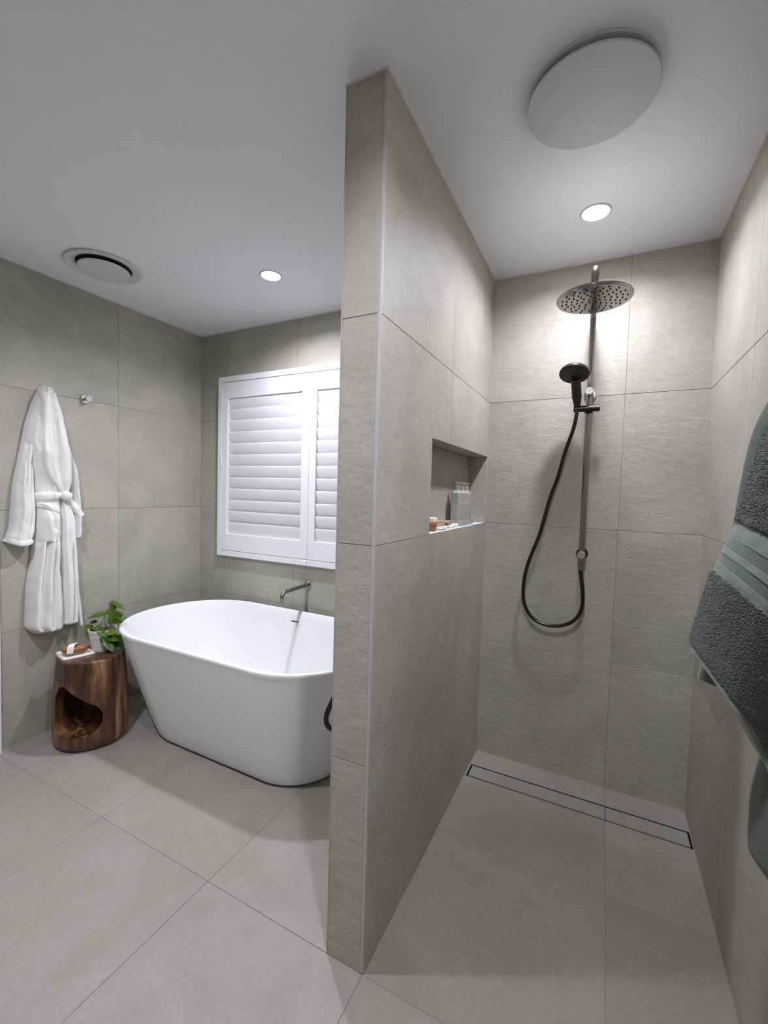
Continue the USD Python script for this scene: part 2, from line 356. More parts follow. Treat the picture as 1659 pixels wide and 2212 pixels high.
# bath spout
bs = Thing('bath_spout', (-1.11, 0, .74), 'brushed metal wall spout reaching out over the bath', 'tap')
bs.part('flange', lathe([(0, 0), (.0265, 0), (.0275, .002), (.0275, .007), (.026, .009), (0, .009)], 40, (0, -1, 0), (-1.11, 0, .738)), GUN, smooth=30)
pa = [(-1.11, -.008, .738), (-1.11, -.06, .738), (-1.11, -.12, .738), (-1.11, -.19, .738)]
for t in np.linspace(.15, 1, 10)*np.pi/2: pa.append((-1.11, -.212-.035*math.sin(t), .738-.035*(1-math.cos(t))))
pa.append((-1.11, -.247, .684))
bs.part('spout', tube(pa, .0115, 24), GUN, smooth=50)
bs.part('aerator', cyl(.0095, (-1.11, -.247, .6835), (-1.11, -.247, .6815)), RUB)

# hose loop beyond the partition
hl = Thing('bath_hose', (N0, -1.0, .9), 'dark metal hose loop hanging past the partition end beside the bath', 'hose')
hp = spline([(-.150, -.86, 1.0), (-.158, -.90, .90), (-.180, -.97, .775), (-.220, -1.03, .675), (-.238, -1.045, .625), (-.246, -1.05, .588), (-.239, -1.048, .566), (-.217, -1.04, .556), (-.18, -1.01, .58), (-.152, -.95, .70), (-.145, -.90, .90)], 100)
hl.part('hose', tube(hp, .0085, 16), GUND, smooth=True)
hl.part('wall_outlet', cat(cyl(.022, (N0, -.86, 1.02), (N0-.006, -.86, 1.02)), cyl(.011, (N0-.005, -.86, 1.02), (N0-.040, -.86, 1.02)), cyl(.0105, (-.150, -.86, 1.03), (-.150, -.86, .995))), GUN, smooth=30)
hl.part('wall_outlet', cat(cyl(.022, (N0, -.90, .93), (N0-.006, -.90, .93)), cyl(.011, (N0-.005, -.90, .93), (N0-.036, -.90, .93)), cyl(.0105, (-.145, -.90, .94), (-.145, -.90, .89))), GUN, smooth=30)

# ------------------------------------------------------------------ shower column
RX, RY = .458, -.062
sc = Thing('shower_column', (RX, 0, 1.03), 'brushed gunmetal shower rail with round overhead rose on the back wall', 'shower')
pa = [(RX, RY, 1.075), (RX, RY, 1.4), (RX, RY, 1.8), (RX, RY, 2.11)]
for t in np.linspace(.12, 1, 9)*np.pi/2: pa.append((RX, RY-.045*(1-math.cos(t)), 2.126+.045*math.sin(t)))
HY, HZ, HX = -.475, 2.052, .472
pa += [(RX+.004, -.2, 2.171), (RX+.009, -.34, 2.171), (HX, HY+.06, 2.171)]
for t in np.linspace(.12, 1, 9)*np.pi/2: pa.append((HX, HY+.045-.045*math.sin(t), 2.171-.045*(1-math.cos(t))))
pa.append((HX, HY, HZ+.012))
dense = []
for a, b in zip(pa[:-1], pa[1:]): dense += [np.array(a)*(1-t)+np.array(b)*t for t in np.linspace(0, 1, max(2, int(np.linalg.norm(np.subtract(a, b))/.02)), endpoint=False)]
dense.append(np.array(pa[-1]))
sc.part('rail', tube(dense, .0122, 28), GUN, smooth=True)
sc.part('collar', lathe([(0, 0), (.020, 0), (.020, .010), (.0135, .022), (0, .022)], 32, (0, 0, 1), (HX, HY, HZ+.006)), GUN, smooth=30)
rose = sc.part('rose', lathe([(0, -.006), (.121, -.006), (.1245, -.0035), (.125, 0), (.125, .002), (.123, .0055), (.05, .0075), (0, .0085)], 96, (0, 0, 1), (HX, HY, HZ)), plain('rose_metal', (.36, .345, .33), .12, 1.), smooth=35)
nz = []
for i, (rr, n) in enumerate([(.018, 5), (.038, 9), (.056, 14), (.074, 19), (.091, 23), (.106, 18)]):
    for k in range(n):
        a = 2*np.pi*(k+.37*i)/n
        c = trimesh.creation.cylinder(.0027, .003, sections=14); c.apply_translation([HX+rr*np.cos(a), HY+rr*np.sin(a), HZ-.0068]); nz.append(c)
sc.part('nozzles', cat(*nz), RUB, parent=rose, kind='stuff', label='small black rubber nozzles')
for zz, rr, yy in ((1.808, .0255, -.108), (1.082, .0250, -.090)):
    mt = sc.part('wall_mount', lathe([(0, 0), (rr-.001, 0), (rr, .0012), (rr, .006), (rr-.001, .0075), (.016, .0078), (0, .0078)], 48, (0, -1, 0), (RX, 0, zz)), STEEL if zz > 1.5 else GUND, smooth=30)
    sc.part('stub', cyl(.0165, (RX, -.007, zz), (RX, yy, zz), 40, .0012), STEEL, smooth=30, parent=mt, label='short round stub with a pale brushed end face')
sc.part('mark', cat(box(RX-.006, RX+.006, -.1086, -.1078, 1.8105, 1.8118), box(RX-.0007, RX+.0007, -.1086, -.1078, 1.801, 1.8105)), GUND, label='small engraved mark on the upper stub')
sc.part('outlet', cat(cyl(.0128, (RX, RY, 1.076), (RX, RY, 1.040), 32, .001), cyl(.0118, (RX, RY, 1.039), (RX, RY, 1.012), 32, .001)), GUN, smooth=30)
# slider bar
zs, ys = 1.733, -.098
sl = sc.part('slider', cyl(.0140, (.3985, ys, zs), (.503, ys, zs), 32, .0015), GUND, smooth=30)
sc.part('clamp', cat(cyl(.0175, (RX, RY, zs-.016), (RX, RY, zs+.016), 32, .002), box(RX-.012, RX+.012, ys, RY, zs-.009, zs+.009)), GUND, smooth=30, parent=sl)
sc.part('lever', cyl(.0021, (.493, ys, zs-.022), (.493, ys, zs+.024), 16, .0006), STEEL, smooth=30, parent=sl)
hpts = [(.4125, ys-.002, 1.738), (.4115, ys-.004, 1.712), (.409, -.100, 1.69), (.402, -.09, 1.655), (.385, -.072, 1.60), (.362, -.055, 1.524), (.343, -.046, 1.439), (.316, -.042, 1.352), (.292, -.04, 1.252), (.270, -.04, 1.157), (.238, -.042, 1.06), (.216, -.046, .975), (.209, -.05, .887), (.221, -.053, .812), (.256, -.056, .760), (.305, -.06, .738), (.365, -.062, .738), (.421, -.062, .760), (.459, -.062, .803), (.4725, -.062, .862), (.470, -.062, .921), (.4625, -.062, .975), (RX, -.062, 1.014)]
sc.part('hose', tube(spline(hpts, 220), .0083, 18), GUND, smooth=True, label='dark flexible hose hanging in a long loop')
# hand shower
hs = Thing('hand_shower', (.4125, ys-.006, 1.7475), 'dark round hand shower held on the shower rail slider', 'hand shower')
DC = np.array([.399, -.172, 1.873]); DN = np.array([-.03, -.42, -.91]); DN /= np.linalg.norm(DN)
hb = lathe([(0, -.014), (.040, -.0135), (.057, -.008), (.0605, -.002), (.061, .004), (.0595, .008), (.056, .009), (0, .009)], 64, DN, DC)
hd = hs.part('head', hb, SHELL, smooth=35)
fz = []
for rr, n in ((.010, 7), (.019, 13), (.034, 18), (.044, 26), (.051, 30)):
    for k in range(n):
        a = 2*np.pi*(k+.3*rr*100)/n; c = trimesh.creation.cylinder(.0016 if rr > .03 else .0011, .003, sections=7); c.apply_translation([rr*np.cos(a), rr*np.sin(a), .0098]); fz.append(c)
hs.part('spray_face', cat(align(lathe([(0, .0085), (.0545, .0085), (.0535, .0098), (0, .0101)], 48), DN, DC)), plain('spray_face_plastic', (.045, .043, .042), .4), smooth=30, parent=hd)
hs.part('nozzles', align(cat(*fz), DN, DC), RUB, parent=hd, kind='stuff')
A0, A1 = np.array([.4125, ys-.006, 1.7475]), DC + np.array([.006, .012, -.024])
hp = [A0*(1-t)+A1*t for t in np.linspace(0, 1, 16)]
a = np.linspace(0, 2*np.pi, 24, endpoint=False)
sec = [np.c_[np.cos(a)*(.0140+.0062*min(1, t*3)), np.sin(a)*(.0140+.0050*min(1, t*3))] for t in np.linspace(0, 1, 16)]
hs.part('handle', sweep(hp, sec), SHELL, smooth=50)
hs.part('selector', cyl(.0022, A1+np.array([-.012, -.012, .004]), A1+np.array([-.022, -.020, -.016]), 12), RUB)

# ------------------------------------------------------------------ drain
dr = Thing('shower_drain', (.459, -.18, 0), 'long tile-insert drain with thin dark edges across the shower floor', 'drain')
g = .0072
dr.part('channel', box(DR[0]+.0005, DR[1]-.0005, DR[2]+.0005, DR[3]-.0005, -.030, -.022), BLACK)
ring = sg.box(DR[0]+.0003, DR[2]+.0003, DR[1]-.0003, DR[3]-.0003).difference(sg.box(DR[0]+.0013, DR[2]+.0013, DR[1]-.0013, DR[3]-.0013))
rm = trimesh.creation.extrude_polygon(ring, .02, engine='earcut'); rm.apply_translation([0, 0, -.0215]); dr.part('frame', rm, BLACK, label='thin black edge of the drain')
for x0, x1 in ((DR[0]+g, .604), (.604, DR[1]-g)):
    dr.part('tile_insert', tile(FG, x0, x1, DR[2]+g, DR[3]-g, .0215), FLOORS[0])

# ------------------------------------------------------------------ ceiling fittings
CENTRE = {}
fan = Thing('exhaust_fan', (.457, -.927, H), 'large round flat white fan cover on the ceiling above the shower', 'exhaust fan')
fan.part('base_ring', lathe([(0, 0), (.1545, 0), (.1565, -.0015), (.1565, -.005), (.154, -.0065), (.02, -.0065), (0, -.0065)], 96, (0, 0, 1), (.457, -.924, H)), PLAST, smooth=30)
fan.part('neck', cyl(.138, (.457, -.924, H-.0065), (.457, -.924, H-.024), 64), plain('fan_neck', (.22, .22, .25), .8), smooth=30)
fan.part('cover_plate', lathe([(0, 0), (.157, 0), (.1590, -.0015), (.1598, -.004), (.1580, -.0068), (.148, -.008), (0, -.009)], 96, (0, 0, 1), (.457, -.9225, H-.0225)), PLAST, smooth=30)
vc = np.array([-1.713, -.897, H])
ve = Thing('ceiling_vent', vc, 'smaller round white air vent on the ceiling near the robe', 'air vent')
VENT = plain('vent_plastic', (.62, .625, .65), .5)
ve.part('flange', lathe([(.118, .0), (.163, 0), (.166, -.003), (.164, -.010), (.158, -.0125), (.150, -.011), (.138, -.005), (.126, -.002), (.1185, -.001), (.118, 0)], 80, (0, 0, 1), vc), VENT, smooth=40)
ve.part('throat', lathe([(0, -.0006), (.1195, -.0006), (.1195, -.0025), (0, -.0025)], 64, (0, 0, 1), vc), BLACK, smooth=30)
ve.part('disc', lathe([(0, -.013), (.105, -.013), (.1110, -.015), (.1115, -.018), (.1085, -.0205), (0, -.0225)], 80, (0, 0, 1), vc), VENT, smooth=30)
ve.part('stem', cyl(.02, vc+[0, 0, -.0022], vc+[0, 0, -.0145], 24), VENT, smooth=30)
LENS = [mat('lamp_lens_%d' % i, {'e': ('emission', {'color': LAMP_COL, 'strength': LAMP*q})}, [], 'e.emission') for i, q in enumerate(LAMP_OUT)]
BARREL = plain('lamp_barrel', (.6, .6, .6), .6)
LBL = ['round recessed downlight glowing in the ceiling above the bath', 'round recessed downlight glowing in the ceiling above the shower rose',
       'round recessed downlight over the open floor left of the camera, outside the frame', 'round recessed downlight over the open floor above the camera, outside the frame']
for i, (x, y) in enumerate(LAMPS):
    d = Thing('downlight', (x, y, H), LBL[i], 'ceiling light')
    d.part('bezel', lathe([(LR-.001, -.003), (LR+.004, -.0035), (LR+.0075, -.001), (LR+.008, 0), (LR, 0)], 64, (0, 0, 1), (x, y, H)), PLAST, smooth=30)
    d.part('barrel', lathe([(LR, 0), (LR-.001, -.003), (LR-.002, 0), (LR-.002, LD), (0, LD), (0, LD+.002), (LR, LD+.002), (LR, 0)], 64, (0, 0, 1), (x, y, H)), BARREL, smooth=30)
    d.part('lens', lathe([(0, LD-.0015), (LR-.0025, LD-.0015), (LR-.0025, LD-.0002), (0, LD-.0002)], 48, (0, 0, 1), (x, y, H)), LENS[i], smooth=30)

# ------------------------------------------------------------------ bathrobe and hook
from scipy.interpolate import PchipInterpolator
def terry(name, col, scale=260., dist=.0016, sheen=.35):
    return mat(name, {'g': ('geometry', {}), 'n1': ('noise_texture', {'scale': scale, 'detail': 3., 'roughness': .6}), 'n2': ('noise_texture', {'scale': 38., 'detail': 3.}),
                      'a': ('math', {'math_type': 'multiply_add', 'value2': .8}), 'b': ('bump', {'strength': 1., 'distance': dist}),
                      'p': ('principled_bsdf', {'base_color': col, 'roughness': .95, 'sheen_weight': sheen, 'sheen_roughness': .5, 'specular_ior_level': .1})},
               [('g.position', 'n1.vector'), ('g.position', 'n2.vector'), ('n1.fac', 'a.value1'), ('n2.fac', 'a.value3'), ('a.value', 'b.height'), ('b.normal', 'p.normal')])
ROBE = terry('white_terry', (.82, .805, .775), sheen=.15)
class Cloth:
    """hanging cloth against the left wall: rows (z, y left, y right), front depth and vertical folds"""
    def __init__(s, rows, depth, folds=(), back=.004, n=72, m=150, pw=2.6, seed=0, open_top=False):
        R = np.array(rows)[::-1]; s.z0, s.z1 = R[0, 0], R[-1, 0]
        s.l, s.r = PchipInterpolator(R[:, 0], R[:, 1]), PchipInterpolator(R[:, 0], R[:, 2])
        D = np.array(depth)[::-1] if np.ndim(depth) else np.array([[s.z0, depth], [s.z1+1e-6, depth]])
        s.d = lambda z: np.interp(z, D[:, 0], D[:, 1])
        s.folds, s.back, s.n, s.m, s.pw, s.seed = folds, back, n, m, pw, seed
    def front(s, S, Z):
        e = np.clip(1-np.abs(2*S-1)**s.pw, 0, 1)**.55
        x = s.d(Z)*e
        v = (Z-s.z0)/(s.z1-s.z0)
        for p0, p1, w, a, v0, v1 in s.folds:      # position at top and bottom, width, height, from and to (fractions of the height)
            k = np.clip((v-v0)/.12+.5, 0, 1)*np.clip((v1-v)/.12+.5, 0, 1); k = k*k*(3-2*k)
            x = x + a*k*e*np.exp(-((S-(p0*v+p1*(1-v)))/w)**2)
        P = np.stack([S*min(7., 44*(float(s.r(.5*(s.z0+s.z1)))-float(s.l(.5*(s.z0+s.z1)))))+s.seed*5.3, Z*9, np.full_like(S, s.seed*1.7)], -1)
        return np.maximum(x + e*(meshkit.fbm(P, 3, s.seed)-.5)*.022, .0015*e)
    def mesh(s):
        z = np.linspace(s.z1, s.z0, s.m); t = np.linspace(0, 1, s.n); t = .5-.5*np.cos(np.pi*t)*.55-.5*(1-2*t)*.45
        S, Z = np.meshgrid(t, z); Y = s.l(Z)*(1-S)+s.r(Z)*S
        Y = Y + (meshkit.fbm(np.stack([Z*14, S*1.5+s.seed, S*0+s.seed*3.1], -1), 2, 5)-.5)*.010
        X = s.front(S, Z); v = (s.z1-Z)/(s.z1-s.z0); end = np.clip(np.minimum(v, 1-v)/.018, 0, 1)**.5
        X = X*(.35+.65*end)
        P = np.stack([XL+s.back+X+.006, Y, Z], -1); Q = np.stack([np.full_like(Y, XL+s.back), Y, Z], -1)
        return closed_sheet(P, Q)
    def at(s, y, z):
        z = np.clip(z, s.z0, s.z1); S = np.clip((y-s.l(z))/(s.r(z)-s.l(z)), 0, 1)
        return XL+s.back+.006+s.front(np.array([[S]]), np.array([[z]]))[0, 0]
BODY = [(1.837, -.998, -.984), (1.833, -1.006, -.975), (1.826, -1.013, -.966), (1.812, -1.020, -.958), (1.787, -1.030, -.951), (1.723, -1.053, -.930), (1.659, -1.068, -.911), (1.595, -1.082, -.895), (1.550, -1.086, -.885), (1.506, -1.083, -.874), (1.454, -1.070, -.866), (1.409, -1.058, -.866), (1.383, -1.048, -.868), (1.337, -1.041, -.872), (1.297, -1.040, -.880), (1.262, -1.041, -.883)]
body = Cloth(BODY, [(1.84, .045), (1.80, .060), (1.70, .072), (1.5, .080), (1.36, .070), (1.26, .052)],
             [(.30, .22, .07, .014, .35, 1.), (.50, .58, .05, -.012, .2, 1.), (.68, .66, .06, .014, .1, 1.), (.42, .40, .05, .012, 0, .6), (.82, .80, .05, .012, .0, .6), (.15, .12, .05, .010, .2, .7), (.62, .66, .05, -.010, .0, .7)], seed=1)
SKL = [(1.290, -1.040, -.928), (1.245, -1.044, -.927), (1.205, -1.043, -.927), (1.140, -1.043, -.928), (1.054, -1.044, -.930), (1.008, -1.052, -.930), (.943, -1.058, -.933), (.878, -1.069, -.934), (.812, -1.078, -.926), (.746, -1.083, -.922), (.679, -1.086, -.919), (.613, -1.088, -.921), (.585, -1.080, -.922), (.565, -1.056, -.925), (.554, -1.046, -.936)]
skl = Cloth(SKL, [(1.29, .050), (1.1, .062), (.9, .070), (.55, .080)], [(.25, .12, .07, .016, 0, .75), (.55, .42, .09, .020, 0, .7), (.80, .72, .06, .014, 0, .65), (.40, .28, .04, -.018, 0, .7), (.70, .60, .04, -.016, 0, .6)], seed=2)
SKR = [(1.285, -.936, -.884), (1.244, -.936, -.877), (1.203, -.935, -.868), (1.135, -.934, -.862), (1.047, -.932, -.857), (.929, -.927, -.852), (.825, -.919, -.849), (.721, -.917, -.847), (.616, -.920, -.847), (.582, -.922, -.850), (.563, -.912, -.868)]
skr = Cloth(SKR, [(1.29, .050), (1.1, .058), (.55, .062)], [(.2, .2, .08, .012, 0, 1.), (.6, .55, .05, -.016, 0, .6), (.85, .8, .07, .010, 0, .8)], seed=3)
SLL = [(1.700, -1.056, -1.046), (1.640, -1.070, -1.046), (1.585, -1.082, -1.040), (1.541, -1.091, -1.038), (1.497, -1.100, -1.040), (1.446, -1.110, -1.044), (1.396, -1.119, -1.048), (1.333, -1.128, -1.048), (1.270, -1.136, -1.045), (1.208, -1.140, -1.043), (1.145, -1.146, -1.044), (1.095, -1.155, -1.046), (1.064, -1.164, -1.052), (1.050, -1.163, -1.060), (1.036, -1.144, -1.066), (1.026, -1.122, -1.074)]
sll = Cloth(SLL, [(1.70, .000), (1.62, .012), (1.5, .042), (1.38, .058), (1.2, .066), (1.03, .070)], [(.5, .35, .12, .012, .2, 1.), (.75, .70, .06, -.014, .1, .9), (.2, .3, .07, .010, 0, .6)], pw=2., seed=4)
SLR = [(1.600, -.906, -.892), (1.554, -.899, -.884), (1.508, -.893, -.875), (1.462, -.888, -.859), (1.415, -.885, -.846), (1.374, -.879, -.840), (1.340, -.873, -.838), (1.271, -.868, -.834), (1.202, -.865, -.827), (1.133, -.864, -.824), (1.091, -.862, -.830), (1.057, -.861, -.835), (1.032, -.858, -.840)]
slr = Cloth(SLR, [(1.6, .0), (1.5, .03), (1.4, .048), (1.03, .048)], [(.5, .4, .15, .008, .1, .9), (.2, .2, .1, -.01, .1, .7)], pw=2., seed=5)
ro = Thing('bathrobe', (XL, -.97, .55), 'white terry bathrobe with tied belt hanging on the left wall', 'bathrobe')
ro.part('body', body.mesh(), ROBE, smooth=60)
ro.part('skirt_panel', skl.mesh(), ROBE, smooth=60); ro.part('skirt_panel', skr.mesh(), ROBE, smooth=60)
ro.part('sleeve', sll.mesh(), ROBE, smooth=60); ro.part('sleeve', slr.mesh(), ROBE, smooth=60)
def band(path, width, xf, thick, n=60, tri_=10, wob=0.):
    """strip of cloth lying over the robe; path (y, z)"""
    P = spline(path, n); T = np.gradient(P, axis=0); T /= np.linalg.norm(T, axis=1)[:, None]; Nn = np.c_[-T[:, 1], T[:, 0]]
    W = width if np.ndim(width) else np.full(n, width); W = np.interp(np.linspace(0, 1, n), np.linspace(0, 1, len(W)), W)
    s = np.linspace(-1, 1, tri_); pts = P[:, None, :]+Nn[:, None, :]*(s[None, :, None]*W[:, None, None]/2)
    X = np.array([[xf(y, z) for y, z in row] for row in pts]); X = .5*X+.5*X.mean(1, keepdims=True)
    lift = thick*np.clip(1-np.abs(s)**3, 0, 1)[None, :]**.5
    for k_ in (-.55, 0., .55): lift = lift - wob*np.exp(-((s-k_)/.09)**2)[None, :]
    F_ = np.concatenate([(X+lift)[..., None], pts], -1); B_ = np.concatenate([(X-.012)[..., None], pts], -1)
    return closed_sheet(F_, B_)
ro.part('collar', band([(-1.012, 1.80), (-1.008, 1.66), (-1.010, 1.53), (-1.000, 1.425), (-.975, 1.356), (-.940, 1.298), (-.930, 1.28)], [.030, .055, .060, .055, .045, .030], body.at, .012), ROBE, smooth=60)
ro.part('collar', band([(-.970, 1.80), (-.952, 1.664), (-.938, 1.535), (-.926, 1.404), (-.922, 1.28)], [.026, .046, .050, .048, .034], body.at, .012), ROBE, smooth=60)
bf = lambda y, z: max(body.at(y, 1.275), skl.at(y, 1.25) if y < -.93 else skr.at(y, 1.25))
ro.part('belt', band([(-1.050, 1.262), (-1.014, 1.268), (-.974, 1.272), (-.932, 1.276), (-.905, 1.275), (-.880, 1.268)], [.042, .046, .046, .036, .036, .03], bf, .016, wob=.0022), ROBE, smooth=60)
kn = trimesh.creation.icosphere(3, 1.); kn.vertices = kn.vertices*[.022, .024, .026]*(1+.18*(meshkit.fbm(kn.vertices*2.1+3, 3)-.5))[:, None]+[bf(-.921, 1.272)+.010, -.921, 1.272]
ro.part('belt_knot', kn, ROBE, smooth=True)
ro.part('belt_tail', band([(-.921, 1.268), (-.898, 1.250), (-.872, 1.214), (-.853, 1.180), (-.842, 1.163)], [.03, .036, .038, .036, .034], lambda y, z: skr.at(min(y, -.88), z)+.004, .014, wob=.0015), ROBE, smooth=60)
ro.part('belt_tail', band([(-.868, .95), (-.863, .86), (-.857, .785), (-.849, .714), (-.840, .641), (-.833, .569), (-.830, .547)], [.012, .018, .024, .024, .024, .022, .020], lambda y, z: XL+.034, .010), ROBE, smooth=60)
pk = Cloth([(1.236, -1.043, -1.010), (1.222, -1.043, -.972), (1.199, -1.043, -.940), (1.166, -1.043, -.934), (1.107, -1.043, -.933), (1.054, -1.043, -.933), (1.030, -1.040, -.933)], [(1.24, .070), (1.15, .082), (1.03, .072)], [(.5, .4, .2, .010, 0, .8), (.3, .7, .12, -.012, .3, .9)], seed=7, n=40, m=60)
ro.part('pocket', pk.mesh(), ROBE, smooth=60)
ro.part('pocket_cuff', band([(-1.040, 1.226), (-1.005, 1.214), (-.965, 1.196), (-.940, 1.186)], [.022, .03, .03, .026], pk.at, .008), ROBE, smooth=60)
pk2 = Cloth([(1.178, -.872, -.832), (1.15, -.872, -.826), (1.10, -.870, -.828), (1.06, -.868, -.834), (1.04, -.866, -.84)], [(1.18, .060), (1.04, .056)], [(.4, .4, .2, .008, 0, 1)], seed=8, n=30, m=40)
ro.part('pocket', pk2.mesh(), ROBE, smooth=60)
cf = band([(-1.166, 1.058), (-1.144, 1.043), (-1.12, 1.034), (-1.09, 1.036), (-1.066, 1.046)], .026, lambda y, z: sll.at(y, 1.06), .007); ro.part('cuff', cf, ROBE, smooth=60)
hk = Thing('robe_hook', (XL, -.790, 1.812), 'small round brushed steel robe hook on the left wall beside the robe', 'hook')
hk.part('flange', lathe([(0, 0), (.0245, 0), (.0255, .0015), (.0255, .006), (.024, .008), (0, .008)], 40, (1, 0, 0), (XL, -.790, 1.812)), STEEL, smooth=30)
hk.part('peg', lathe([(0, .007), (.0105, .007), (.0105, .030), (.017, .040), (.0175, .046), (.0165, .048), (0, .048)], 40, (1, 0, 0), (XL, -.790, 1.812)), STEEL, smooth=30)

# ------------------------------------------------------------------ carved stool and what stands on it
WOOD = mat('carved_wood', {'g': ('geometry', {}), 'm': ('mapping', {'location': (.6, .2, .4), 'scale': (1, 1, .16)}),
    'n': ('noise_texture', {'scale': 10., 'detail': 6, 'roughness': .6, 'distortion': 1.3}), 'w': ('noise_texture', {'scale': 60., 'detail': 5, 'distortion': .6}),
    'b': ('noise_texture', {'scale': 6.5, 'detail': 2, 'distortion': .9}),
    'r': ('rgb_ramp', {'ramp': [(.31, (.018, .008, .004)), (.43, (.075, .028, .011)), (.515, (.16, .068, .027)), (.61, (.33, .19, .092)), (.71, (.46, .31, .18))]}),
    'rw': ('rgb_ramp', {'ramp': [(.3, (.62, .6, .58)), (.7, (1.15, 1.15, 1.15))]}), 'rb': ('rgb_ramp', {'ramp': [(.35, (.45, .40, .36)), (.62, (1.1, 1.1, 1.1))]}),
    'x': ('mix_color', {'blend_type': 'multiply', 'fac': 1.}), 'y': ('mix_color', {'blend_type': 'multiply', 'fac': 1.}), 'bp': ('bump', {'strength': .6, 'distance': .001}),
    'p': ('principled_bsdf', {'roughness': .42, 'coat_weight': .25, 'coat_roughness': .3})},
    [('g.position', 'm.vector'), ('m.vector', 'n.vector'), ('m.vector', 'w.vector'), ('m.vector', 'b.vector'), ('n.fac', 'r.fac'), ('w.fac', 'rw.fac'), ('b.fac', 'rb.fac'), ('r.color', 'x.a'), ('rw.color', 'x.b'),
     ('x.result', 'y.a'), ('rb.color', 'y.b'), ('y.result', 'p.base_color'), ('w.fac', 'bp.height'), ('bp.normal', 'p.normal')])
SX, SY = -1.830, -.898
prof = spline([(.137, .0), (.155, .010), (.1655, .032), (.169, .07), (.1675, .16), (.161, .30), (.1545, .40), (.151, .438)], 46)
prof = np.vstack([[(0, 0)], prof, [(.1500, .4465), (.147, .450), (.139, .451), (0, .451)]])
st = lathe(prof, 120); v = st.vertices.copy(); a = np.arctan2(v[:, 1], v[:, 0])
f = 1+.016*np.sin(2*a+.5)+.010*np.sin(5*a+1)+.022*(meshkit.fbm(np.c_[np.cos(a)*1.8, np.sin(a)*1.8, v[:, 2]*3]+4, 3)-.5)
v[:, :2] *= f[:, None]; st.vertices = v
d_ = np.array([.571, -.820, 0]); p_ = np.array([-d_[1], d_[0], 0.])
ell = lambda p, z, rp, rz, dd=.12, rd=.20: m3.Manifold.sphere(1., 72).scale((rd, rp, rz)).translate((dd, p, z))
el = m3.Manifold.batch_hull([ell(-.062, .238, .050, .098), ell(.030, .168, .082, .088), ell(-.050, .150, .062, .074)])
el = el.rotate((0, 0, math.degrees(math.atan2(d_[1], d_[0]))))
stm = (man(st)-el).translate((SX, SY, 0))
so = Thing('log_stool', (SX, SY, 0), 'dark carved wooden log stool with an oval hollow standing beside the bath', 'stool')
so.part('body', tri(stm), WOOD, smooth=35)
TOPZ = .4515
# folded face cloth
qc = [np.array(q) for q in [(-1.978, -1.000), (-1.834, -1.034), (-1.798, -.890), (-1.908, -.876)]]
n = 44; g_ = np.linspace(-1, 1, n); U, W_ = np.meshgrid(g_, g_)
rU, rW = U*np.sqrt(1-.12*W_**2), W_*np.sqrt(1-.12*U**2)
Pq = ((1-rU)*(1-rW))[..., None]*qc[0]+((1+rU)*(1-rW))[..., None]*qc[1]+((1+rU)*(1+rW))[..., None]*qc[2]+((1-rU)*(1+rW))[..., None]*qc[3]; Pq /= 4
ed = np.maximum(np.abs(U), np.abs(W_)); hz = .0065+.0045*np.exp(-((ed-.86)/.12)**2)+.003*(meshkit.fbm(np.stack([U*2, W_*2, U*0], -1), 3)-.5); hz = np.where(ed > .97, .004, hz)
fc = Thing('face_cloth', (-1.88, -.95, TOPZ), 'folded white face cloth under the bath brush on the wooden stool', 'cloth')
cl = closed_sheet(np.concatenate([Pq, (TOPZ+.0006+hz)[..., None]], -1), np.concatenate([Pq, np.full((n, n, 1), TOPZ+.0006)], -1))
fc.part('cloth', cl, terry('ivory_terry', (.80, .77, .72), 300., .001), smooth=50)
# bath brush
BZ = TOPZ+.0105; bc = np.array([-1.862, -.962]); ax = np.array([.07, .09]); ax /= np.linalg.norm(ax); ay = np.array([ax[1], -ax[0]])   # ay points to the camera side
def BP(u, v, z): return np.array([*(bc+ax*u+ay*v), BZ+z])
bb = Thing('bath_brush', (bc[0], bc[1], BZ), 'oval wooden bath brush with a white strap on the face cloth', 'brush')
rg = []
for z, k_ in ((.017, .93), (.018, .99), (.022, 1.0), (.030, 1.), (.034, .975), (.0375, .90), (.0395, .75), (.0408, .45)):
    t = np.linspace(0, 2*np.pi, 56, endpoint=False); rg.append([BP(.057*k_*np.cos(q), .036*k_*np.sin(q), z) for q in t])
V = np.vstack(rg); F = []
for i in range(len(rg)-1):
    for j in range(56): a, b = i*56+j, i*56+(j+1) % 56; F += [[a, b, b+56], [a, b+56, a+56]]
V = np.vstack([V, BP(0, 0, .017), BP(0, 0, .041)])
for j in range(56): F += [[(j+1) % 56, j, len(V)-2], [(len(rg)-1)*56+j, (len(rg)-1)*56+(j+1) % 56, len(V)-1]]
wd = trimesh.Trimesh(V, F, process=False); wd.fix_normals()
BWOOD = mat('brush_wood', {'g': ('geometry', {}), 'm': ('mapping', {'rotation': (0, 0, .9), 'scale': (4, 40, 40)}), 'n': ('noise_texture', {'scale': 3., 'detail': 4}),
            'r': ('rgb_ramp', {'ramp': [(.3, (.22, .085, .030)), (.7, (.36, .165, .065))]}), 'p': ('principled_bsdf', {'roughness': .32})},
            [('g.position', 'm.vector'), ('m.vector', 'n.vector'), ('n.fac', 'r.fac'), ('r.color', 'p.base_color')])
bb.part('block', wd, BWOOD, smooth=40)
br = []
rng = np.random.default_rng(5)
for rr in np.linspace(.18, .94, 6):
    for q in np.linspace(0, 2*np.pi, int(14+44*rr), endpoint=False):
        q += rng.uniform(-.03, .03); o = BP(.057*rr*np.cos(q)*1.01, .036*rr*np.sin(q)*1.01, .0); e2 = BP(.057*rr*np.cos(q)*.96, .036*rr*np.sin(q)*.96, .0175)
        br.append(cyl(.0013, o+[0, 0, .0006], e2, 5))
